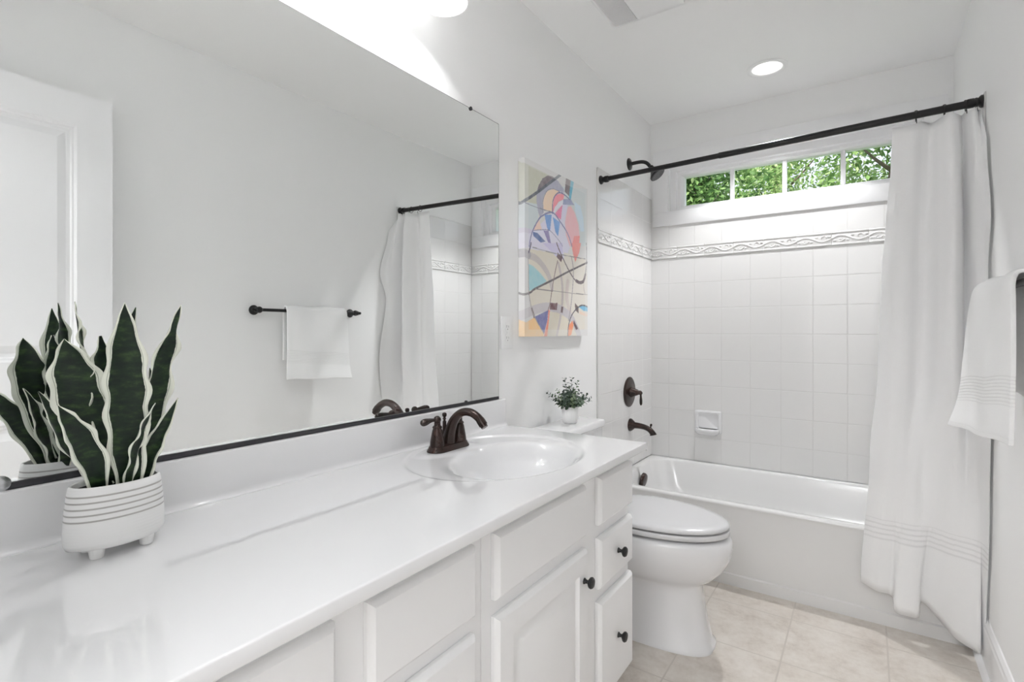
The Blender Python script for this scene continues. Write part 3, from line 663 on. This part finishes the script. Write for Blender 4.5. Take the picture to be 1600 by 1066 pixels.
# ------------------------------------------------------------------ snake plant in an oval footed planter
QX, QY, QZ = .136, .337, ZC+.0004
pl = thing('potted_snake_plant', 'snake plant in oval footed white planter on the countertop', 'potted plant', (QX, QY, QZ))
mb = MB()
pr = [(.030, .0135), (.060, .0140), (.070, .017), (.0735, .026), (.0735, .045), (.0715, .075), (.0685, .100), (.0665, .112), (.0645, .1150), (.0615, .1140), (.0605, .106)]
mb.lathe(pr, (QX, QY, QZ), (0, 0, 1), 64, sx=.60, sy=.955).build('pot', M['pot'], pl, angle=60)
MB().lathe([(.0625, .103), (.058, .106), (0, .107)], (QX, QY, QZ), (0, 0, 1), 40, sx=.61).build('soil', M['soil'], pl)
for sx, sy in ((.022, -.033), (.022, .036), (-.022, -.033), (-.022, .036)): MB().lathe([(.0085, 0), (.0095, .001), (.012, .020)], (QX+sx, QY+sy, QZ), (0, 0, 1), 18).build('foot', M['pot'], pl)
def leaf(spine, hw, turn, twist=0, wave=.004, wf=9, cup=.25, ph=0):
    """spine: (u, v, x) sight points; hw: half widths in mm; turn: facing angle from straight at the viewer"""
    P = [at(u, v, 'x', x) for u, v, x in spine]; nT, nS = 46, 14; rows = []
    for i in range(nT+1):
        t = i/nT; c = crom(P, t); tg = (crom(P, min(t+.02, 1))-crom(P, max(t-.02, 0))).normalized()
        nv = Vector((.94, -.33, .05)); nv = Matrix.Rotation(math.radians(turn+twist*t), 3, tg) @ nv
        nv = (nv-tg*nv.dot(tg)).normalized(); wd_ = tg.cross(nv); h = max(crom(hw, t), .15)/1000; r = []
        for j in range(nS+1):
            s = -1+2*j/nS; e = max(0, abs(s)-.45)/.55
            off = -cup*h*(1-s*s)+wave*e*e*math.sin(wf*t*2*PI/2+ph+(1.7 if s > 0 else 0))*min(1, h/.012)
            edge = 1+.10*e*math.sin(wf*1.3*t*PI+ph*2+(2.1 if s > 0 else 0))
            r.append(c+wd_*(h*s*edge)+nv*off)
        rows.append(r)
    o = MB().grid(rows, lambda a, b: (-1+2*b/nS, a/nT)).build('leaf', M['snake'], pl, angle=180, recalc=False); solidify(o, .0016); return o
leaf([(178, 766, .140), (160, 720, .145), (136, 650, .135), (119, 600, .13), (108, 560, .125), (100, 530, .12)], [14, 20, 33, 35, 22, .3], 0, -6, .004, 7, .22)
leaf([(203, 766, .150), (200, 700, .17), (199, 640, .175), (198, 585, .18), (196, 525, .185), (195, 473, .19)], [17, 26, 30, 30, 19, .3], 0, 10, .0025, 8, .18, 1)
leaf([(187, 752, .140), (178, 700, .135), (168, 650, .13), (162, 605, .13), (161, 560, .13), (157, 525, .13)], [10, 21, 21, 19, 14, 2], 8, 20, .009, 11, .25, 2)
leaf([(216, 750, .125), (232, 690, .12), (242, 630, .115), (256, 570, .11), (270, 520, .11), (283, 476, .11)], [10, 18, 24, 22, 13, .3], 20, 25, .008, 8, .3, .6)
leaf([(158, 772, .150), (146, 722, .172), (126, 684, .190), (106, 655, .205), (89, 633, .21)], [10, 20, 19, 11, .3], 18, 10, .003, 6, .35, 3)
leaf([(218, 762, .145), (230, 718, .155), (246, 684, .16), (263, 652, .162), (278, 622, .165)], [10, 15, 13, 8, .3], -10, -10, .003, 6, .35, 1)
leaf([(199, 768, .155), (207, 722, .172), (219, 685, .185), (230, 655, .188), (243, 630, .19)], [6, 10, 10, 6, .3], 38, 30, .006, 7, .3, 2)
leaf([(160, 752, .10), (150, 680, .08), (141, 610, .065), (133, 550, .055), (124, 505, .05), (117, 471, .05)], [9, 17, 20, 16, 9, .4], 55, 40, .006, 9, .3, 4)
leaf([(226, 748, .105), (230, 700, .095), (236, 650, .09), (238, 610, .085), (234, 575, .085)], [9, 16, 17, 11, .4], 25, 10, .006, 8, .3, 5)
leaf([(150, 750, .115), (120, 705, .085), (98, 668, .07), (80, 638, .055), (60, 612, .05)], [9, 17, 16, 9, .3], 150, 10, .004, 6, .35, 2)
leaf([(206, 750, .10), (200, 690, .08), (196, 640, .07), (190, 585, .06), (186, 545, .06)], [10, 20, 22, 15, .4], 170, 15, .006, 8, .3, 3)

# ------------------------------------------------------------------ canvas print: painted point colours on a fine grid
cv = thing('canvas_print', 'abstract canvas print of overlapping coloured curves on left wall', 'wall art', (0, 2.03, 1.53))
KY0, KY1, KZ0, KZ1, KD = 1.748, 2.318, 1.167, 1.893, .032
def top_(x, y): return (x/7.104+800, y/7.104+235)
def bot_(x, y): return (x/6.88+800, y/6.88+380)
def to_ab(u, v):
    p = at(u, v, 'x', KD)
    if p.y < KY0:
        q = at(u, v, 'y', KY0); return (min(0, q.x-KD), q.z)
    return (p.y-KY0, p.z)
ART = []
def poly(f, col, pts): ART.append(('p', col, [to_ab(*f(*p)) for p in pts]))
def line(f, col, w, pts, sm=True):
    q = [Vector(to_ab(*f(*p))) for p in pts]
    if sm and len(q) > 2: q = [crom(q, k/(6*len(q))) for k in range(6*len(q)+1)]
    ART.append(('l', col, w, [tuple(p) for p in q]))
line_w = .001
poly(top_, (190, 191, 176), [(40, 100), (110, 140), (160, 150), (430, 285), (430, 420), (290, 700), (160, 880), (40, 880)])
poly(top_, (196, 205, 208), [(40, 600), (300, 600), (280, 880), (160, 880), (40, 880)])
poly(top_, (200, 207, 208), [(560, 400), (830, 430), (830, 1066), (700, 1066)])
poly(top_, (212, 210, 226), [(40, 930), (230, 900), (450, 690), (640, 780), (700, 1066), (40, 1066)])
poly(bot_, (212, 209, 224), [(60, 0), (640, 0), (560, 200), (440, 120), (200, 60), (60, 60)])
poly(bot_, (211, 205, 193), [(180, 60), (430, 100), (560, 190), (640, 260), (640, 720), (430, 650), (200, 720), (185, 520)])
poly(bot_, (214, 209, 200), [(560, 100), (800, 170), (820, 700), (820, 930), (640, 930), (560, 600)])
poly(bot_, (210, 203, 188), [(420, 700), (640, 790), (700, 960), (690, 1005), (350, 1005)])
poly(top_, (166, 166, 182), [(275, 450), (300, 380), (340, 310), (400, 278), (450, 288), (510, 340), (575, 430), (580, 470), (520, 455), (450, 425), (390, 450), (355, 500), (345, 580), (350, 690), (310, 745), (290, 680), (272, 560)])
poly(top_, (118, 108, 114), [(282, 440), (300, 380), (340, 310), (400, 278), (450, 288), (495, 325), (400, 385), (290, 455)])
poly(top_, (226, 202, 180), [(360, 500), (395, 450), (460, 428), (530, 462), (475, 520), (455, 600), (447, 690), (350, 660), (345, 580)])
poly(top_, (226, 140, 152), [(453, 640), (465, 530), (500, 488), (560, 480), (580, 500), (570, 545), (515, 572), (475, 640), (455, 690)])
poly(top_, (218, 216, 226), [(455, 690), (475, 632), (520, 575), (572, 545), (575, 605), (555, 610), (500, 650), (470, 712)])
poly(top_, (150, 156, 186), [(570, 540), (650, 540), (692, 608), (565, 602)])
poly(top_, (216, 132, 168), [(480, 695), (560, 605), (545, 770), (490, 735)])
poly(top_, (212, 207, 226), [(560, 605), (620, 605), (590, 760), (540, 800)])
poly(top_, (227, 182, 188), [(620, 625), (655, 620), (700, 700), (738, 830), (752, 960), (742, 1066), (640, 1066), (600, 940), (588, 800)])
poly(top_, (224, 142, 140), [(690, 950), (752, 950), (745, 1066), (665, 1066)])
poly(top_, (198, 214, 228), [(692, 570), (760, 620), (792, 760), (800, 900), (762, 900), (742, 800), (700, 680)])
poly(top_, (118, 106, 110), [(600, 300), (652, 328), (635, 510), (585, 460)])
poly(top_, (88, 168, 192), [(652, 328), (687, 345), (652, 550), (632, 525)])
poly(top_, (112, 150, 202), [(360, 715), (442, 715), (422, 895), (390, 865)])
poly(top_, (116, 160, 212), [(452, 738), (532, 800), (512, 955), (480, 905)])
poly(top_, (230, 200, 190), [(300, 765), (332, 882), (232, 892), (258, 830)])
poly(top_, (94, 114, 166), [(230, 900), (280, 915), (372, 1012), (320, 1025), (238, 952)])
poly(top_, (142, 132, 178), [(350, 890), (405, 890), (432, 1032), (400, 1022)])
poly(top_, (198, 193, 210), [(45, 865), (230, 885), (230, 930), (45, 925)])
poly(bot_, (200, 195, 220), [(330, 0), (545, 0), (545, 110), (480, 150), (400, 70)])
poly(bot_, (226, 148, 142), [(635, 0), (742, 0), (722, 100), (680, 205), (660, 130)])
line(bot_, (190, 183, 180), .030, [(170, 130), (250, 160), (330, 240), (395, 350), (430, 480)])
line(bot_, (164, 161, 166), .034, [(60, 110), (120, 105), (180, 125)])
poly(bot_, (158, 199, 205), [(175, 222), (230, 250), (310, 330), (372, 410), (250, 490), (185, 515)])
line(bot_, (187, 178, 176), .018, [(500, 220), (535, 400), (542, 600), (520, 800), (480, 1000)])
line(bot_, (204, 194, 188), .030, [(600, 420), (590, 600), (640, 800)])
line(bot_, (190, 185, 188), .040, [(70, 790), (200, 735), (320, 695), (440, 690), (540, 725), (640, 810), (720, 980)])
poly(bot_, (108, 76, 82), [(412, 640), (490, 645), (482, 722), (405, 716)])
poly(bot_, (108, 84, 88), [(530, 680), (552, 684), (545, 752), (522, 748)])
poly(bot_, (100, 80, 86), [(665, 828), (712, 920), (688, 934), (658, 862)])
poly(bot_, (108, 110, 158), [(245, 792), (392, 720), (380, 830), (345, 972)])
poly(bot_, (222, 130, 104), [(392, 722), (408, 722), (378, 1005), (342, 1005), (384, 820)])
poly(bot_, (228, 186, 132), [(74, 825), (150, 852), (240, 800), (340, 970), (340, 1010), (74, 1010)])
poly(bot_, (112, 96, 92), [(675, 640), (716, 690), (716, 757), (680, 722)])
poly(bot_, (98, 174, 206), [(720, 690), (770, 668), (824, 700), (828, 738), (770, 728)])
poly(bot_, (222, 201, 186), [(725, 730), (824, 765), (800, 792), (725, 760)])
poly(bot_, (230, 140, 98), [(608, 890), (650, 830), (662, 880), (637, 985), (600, 1005)])
line(bot_, (84, 70, 76), .016, [(690, 405), (730, 425), (768, 408), (788, 340)])
poly(bot_, (100, 74, 84), [(490, 100), (542, 150), (530, 207), (480, 150)])
line(bot_, (100, 80, 86), .012, [(212, 705), (238, 790)])
for f, c, w, p in ((top_, (84, 90, 102), .013, [(42, 545), (108, 578), (275, 470), (400, 375), (540, 272)]), (top_, (130, 134, 148), .004, [(110, 580), (250, 625), (460, 692)]),
    (top_, (124, 126, 166), .007, [(190, 1066), (215, 940), (260, 830), (330, 730), (450, 692), (540, 800), (620, 930), (665, 1066)]), (top_, (110, 110, 150), .006, [(450, 700), (455, 560), (500, 480), (560, 478), (640, 545)]),
    (top_, (120, 118, 150), .003, [(345, 690), (345, 560), (390, 450), (460, 428), (530, 462)]), (top_, (130, 130, 160), .003, [(230, 890), (330, 882), (420, 892), (520, 1000), (560, 1066)]),
    (bot_, (94, 88, 91), .009, [(66, 535), (130, 550), (200, 530), (250, 490), (450, 390), (600, 310), (812, 208)]), (bot_, (150, 146, 150), .004, [(220, 45), (420, 100), (560, 130), (790, 172)]),
    (bot_, (138, 130, 130), .004, [(250, 490), (530, 525), (650, 540), (822, 555)]), (bot_, (94, 80, 86), .007, [(480, 0), (510, 80), (560, 190), (620, 310), (680, 400), (730, 430), (772, 405), (792, 330)]),
    (bot_, (128, 106, 104), .006, [(490, 190), (460, 330), (430, 500), (410, 640), (388, 720)]), (bot_, (150, 142, 146), .006, [(640, 150), (660, 300), (650, 500), (630, 700), (608, 830)]),
    (bot_, (156, 148, 148), .005, [(175, 90), (180, 500), (210, 700), (240, 790), (342, 972)]), (bot_, (88, 84, 94), .007, [(598, 1005), (608, 890), (640, 780), (700, 700), (760, 668), (824, 692)]),
    (bot_, (90, 86, 110), .008, [(205, 0), (195, 50), (178, 100)]), (bot_, (70, 64, 72), .004, [(798, 0), (802, 100), (800, 230), (790, 330)]), (bot_, (150, 140, 140), .003, [(800, 230), (770, 450), (790, 560)])):
    line(f, c, w, p)
def inside(pts, x, y):
    r = False; n = len(pts); j = n-1
    for i in range(n):
        xi, yi = pts[i]; xj, yj = pts[j]
        if (yi > y) != (yj > y) and x < (xj-xi)*(y-yi)/(yj-yi)+xi: r = not r
        j = i
    return r
NA, NB = 240, 290
av = [-.03+i*(KY1-KY0+.03)/NA for i in range(NA+1)]; zv = [KZ0+j*(KZ1-KZ0)/NB for j in range(NB+1)]
BASE = (208, 207, 206)
paint = [[BASE]*(NB+1) for _ in range(NA+1)]
da = av[1]-av[0]; db = zv[1]-zv[0]
for sh_ in ART:
    pts = sh_[-1]; pad = 0 if sh_[0] == 'p' else sh_[2]
    i0 = max(0, int((min(p[0] for p in pts)-pad-av[0])/da)); i1 = min(NA, int((max(p[0] for p in pts)+pad-av[0])/da)+1)
    j0 = max(0, int((min(p[1] for p in pts)-pad-KZ0)/db)); j1 = min(NB, int((max(p[1] for p in pts)+pad-KZ0)/db)+1)
    if sh_[0] == 'p':
        for i in range(i0, i1+1):
            for j in range(j0, j1+1):
                if inside(pts, av[i], zv[j]): paint[i][j] = sh_[1]
    else:
        hw = sh_[2]/2
        for (ax_, ay_), (bx2, by2) in zip(pts, pts[1:]):
            ddx, ddy = bx2-ax_, by2-ay_; l2 = ddx*ddx+ddy*ddy or 1e-12
            for i in range(max(0, int((min(ax_, bx2)-hw-av[0])/da)), min(NA, int((max(ax_, bx2)+hw-av[0])/da)+1)+1):
                for j in range(max(0, int((min(ay_, by2)-hw-KZ0)/db)), min(NB, int((max(ay_, by2)+hw-KZ0)/db)+1)+1):
                    t = min(1, max(0, ((av[i]-ax_)*ddx+(zv[j]-ay_)*ddy)/l2))
                    if math.hypot(av[i]-ax_-ddx*t, zv[j]-ay_-ddy*t) <= hw: paint[i][j] = sh_[1]
def lin(c): c = c/255; return c/12.92 if c <= .04045 else ((c+.055)/1.055)**2.4
rows = []
for i in range(NA+1):
    a = av[i]; rows.append([V(KD, KY0+a, z) if a >= 0 else V(KD+a, KY0, z) for z in zv])
o = MB().grid(rows).build('printed_face', bpy.data.materials.new('canvas_paint'), cv, smooth=False)
ca = o.data.color_attributes.new('paint', 'FLOAT_COLOR', 'POINT')
gain = 1.22
buf = []
fr_in = .030
for i in range(NA+1):
    for j in range(NB+1):
        c = paint[i][j]; a = av[i]; e = min(a, KY1-KY0-a, zv[j]-KZ0, KZ1-zv[j])
        if e < fr_in: c = tuple(q*.62+218*.38 for q in c)          # the pale printed margin
        buf += [min(.92, lin(q)*gain) for q in c]+[1]
ca.data.foreach_set('color', buf)
m = o.data.materials[0]; m.use_nodes = True; g = N(m); a = g.new('Attribute'); a.attribute_name = 'paint'
tc = g.new('TexCoord'); nz = g.noise(tc.outputs['Object'], 40, 6, .65); g.b.inputs['Roughness'].default_value = .75
g.link(g.mix(g.math('MULTIPLY', g.math('SUBTRACT', nz, .30), .55), a.outputs['Color'], (.82, .81, .80)), g.b.inputs['Base Color']); g.bump(g.noise(tc.outputs['Object'], 700, 2), .25, .001)
MB().box(.001, KD-.0015, KY0+.0015, KY1, KZ0+.001, KZ1-.001).build('stretcher', M['trim'], cv, smooth=False)

# ------------------------------------------------------------------ vanity light over the mirror
VLX, vlz = .144, 2.157
vt = thing('vanity_light', 'vanity light bar with ribbed glass shades above the mirror', 'light fixture', (0, .82, 2.30))
SY = (1.132, .912, .692, .472)
MB().box(0, .022, .44, 1.19, 2.275, 2.345, .006, 3).build('back_plate', M['chrome'], vt)
for y in SY:
    MB().tube([crom([V(.02, y, 2.31), V(.08, y, 2.325), V(.128, y, 2.32), V(VLX, y, 2.295)], k/12) for k in range(13)], .007, 10).build('arm', M['chrome'], vt)
    MB().lathe([(.012, .135), (.024, .128), (.024, .100), (.020, .095)], (VLX, y, vlz), (0, 0, 1), 20).build('socket', M['chrome'], vt)
    o = MB().lathe([(.024, .112), (.034, .106), (.042, .085), (.048, .060), (.056, .032), (.066, .010), (.073, .0), (.0735, -.002)], (VLX, y, vlz), (0, 0, 1), 96, cap0=False, cap1=False, flute=.012, nf=32).build('shade', M['shade'], vt, angle=180); solidify(o, .003)
    MB().sphere((VLX, y, vlz+.084), .021, 1, 1, 1.1, 16).build('bulb', M['bulb'], vt)
    lamp('vanity_bulb_light', 'POINT', (VLX, y, vlz+.048), P_VANITY, (.985, .99, 1), shadow_soft_size=.012)

# ------------------------------------------------------------------ recessed downlight and exhaust fan
dl = thing('recessed_downlight', 'round recessed downlight in the ceiling above the bathtub', 'downlight', (.748, 2.935, H))
MB().lathe([(.096, 0), (.096, -.004), (.090, -.007), (.072, -.004), (.070, .0)], (.748, 2.935, H), (0, 0, 1), 48, cap0=False, cap1=False).build('trim_ring', M['plastic'], dl, angle=60)
MB().lathe([(.0715, -.002), (.068, .020), (.060, .050), (.052, .066)], (.748, 2.935, H), (0, 0, 1), 48, cap0=False, cap1=False).build('reflector', M['plastic'], dl)
MB().lathe([(.053, .064), (.030, .060), (0, .058)], (.748, 2.935, H), (0, 0, 1), 40).build('lens', M['lit_lens'], dl, label='lit lens')
MB().lathe([(.0735, .0), (.0735, .12), (0, .12)], (.748, 2.935, H), (0, 0, 1), 40, cap0=False).build('can', M['chrome'], dl)
s_ = lamp('downlight_lamp', 'SPOT', (.748, 2.935, H+.040), P_DOWN, (.985, .99, 1), spot_size=math.radians(100), spot_blend=.55, shadow_soft_size=.03)
ef = thing('exhaust_fan', 'white ceiling exhaust fan with louvered grille and light lens', 'exhaust fan', (.41, 1.98, H))
fx0, fx1, fy0, fy1 = .240, .585, 1.815, 2.156
def rxy(i, z): return rrect((fx0+fx1)/2, (fy0+fy1)/2, (fx1-fx0)/2-i, (fy1-fy0)/2-i, .02, z)
MB().loft([rxy(0, H), rxy(0, H-.006), rxy(.012, H-.016), rxy(.020, H-.018), rxy(.022, H-.014), rxy(.03, H-.012)]).build('housing', M['plastic'], ef, angle=40)
mb = MB()
for k in range(26):
    x = fx0+.026+k*.0036
    mb.box(x, x+.0020, fy0+.026, fy1-.026, H-.0178, H-.011)
mb.build('grille', M['plastic'], ef, smooth=False)
MB().box(fx0+.024, fx0+.120, fy0+.024, fy1-.024, H-.0128, H-.0118).build('grille_slot_shade', mat('shadow_grey', (.33, .33, .33), .7), ef, smooth=False, label='grey sheet painted as shade in the slots')  # grey sheet stands in for the shade between the louvers
MB().loft([rrect((fx0+.122+fx1-.024)/2, (fy0+fy1)/2, (fx1-.024-fx0-.122)/2-i, (fy1-fy0)/2-.024-i, .01, z) for i, z in ((0, H-.012), (0, H-.020), (.004, H-.023), (.03, H-.025))]).build('lens', M['plastic'], ef)

# ------------------------------------------------------------------ outside: lawn and trees behind the window
struct('ground', MB().box(-30, 30, L+1.5, 40, -3.1, -3.0), M['lawn'], smooth=False)
def tree(x, y, h, r, nleaf, label, tmid):
    t = thing('tree', label, 'tree', (x, y, -3), 'trees outside the window')
    mb = MB().tube([(x, y, -3), (x+.1, y, 0), (x-.1, y+.1, h*.55), (x+.15, y, h*.85)], [.17, .14, .09, .03], 10)
    tips = []
    for k in range(26):
        a = k*2.4; z0 = -1+(h*.9+1)*k/26*.95; ln = r*(1.05-.5*k/26)*random.uniform(.7, 1.05)
        p0 = V(x, y, z0); p1 = p0+V(math.cos(a)*ln*.5, math.sin(a)*ln*.5, ln*.22); p2 = p0+V(math.cos(a)*ln, math.sin(a)*ln, ln*.5)
        mb.tube([p0, p1, p2], [.035, .022, .008], 6); tips.append((p0, p1, p2))
    mb.build('trunk', M['bark'], t)
    mb = MB(); tn = []
    cl = []
    for k in range(170):
        p0, p1, p2 = random.choice(tips); f = random.uniform(.3, 1.1); c = p0.lerp(p2, f)+V(random.gauss(0, .18*r), random.gauss(0, .18*r), random.gauss(.1, .2)); cl.append((c, random.uniform(.15, .38)*r**.7, random.uniform(-.2, .2)))
    for k in range(nleaf):
        c, rr, tv_ = cl[k % len(cl)]
        p = c+V(random.gauss(0, rr*.6), random.gauss(0, rr*.6), random.gauss(0, rr*.5)); s = random.uniform(.028, .055)
        n_ = V(random.gauss(0, 1), random.gauss(-.5, 1), random.gauss(.6, 1)).normalized(); u = n_.orthogonal().normalized(); u = Matrix.Rotation(random.random()*6.28, 3, n_) @ u; w = n_.cross(u)
        vs = [mb.bm.verts.new(p+q) for q in (-u*s*1.3, w*s*.6+n_*s*.15, u*s*1.3, -w*s*.6+n_*s*.15)]
        mb.bm.faces.new(vs); tn.append(min(1, max(0, tmid+tv_+random.uniform(-.25, .25))))
    o = mb.build('foliage', M['tree_leaf'], t, smooth=False, recalc=False); tone(o, tn)
for a in ((-1.25, 9.0, 5.6, 1.15, 20000, 'nearer leafy green tree seen through the left window panes', .42), (1.55, 9.2, 5.6, 1.15, 20000, 'nearer leafy green tree seen through the right window panes', .62),
          (-.6, 14.2, 8.2, 2.5, 30000, 'taller pale green tree standing behind the two nearer trees', .72)):
    tree(*a)
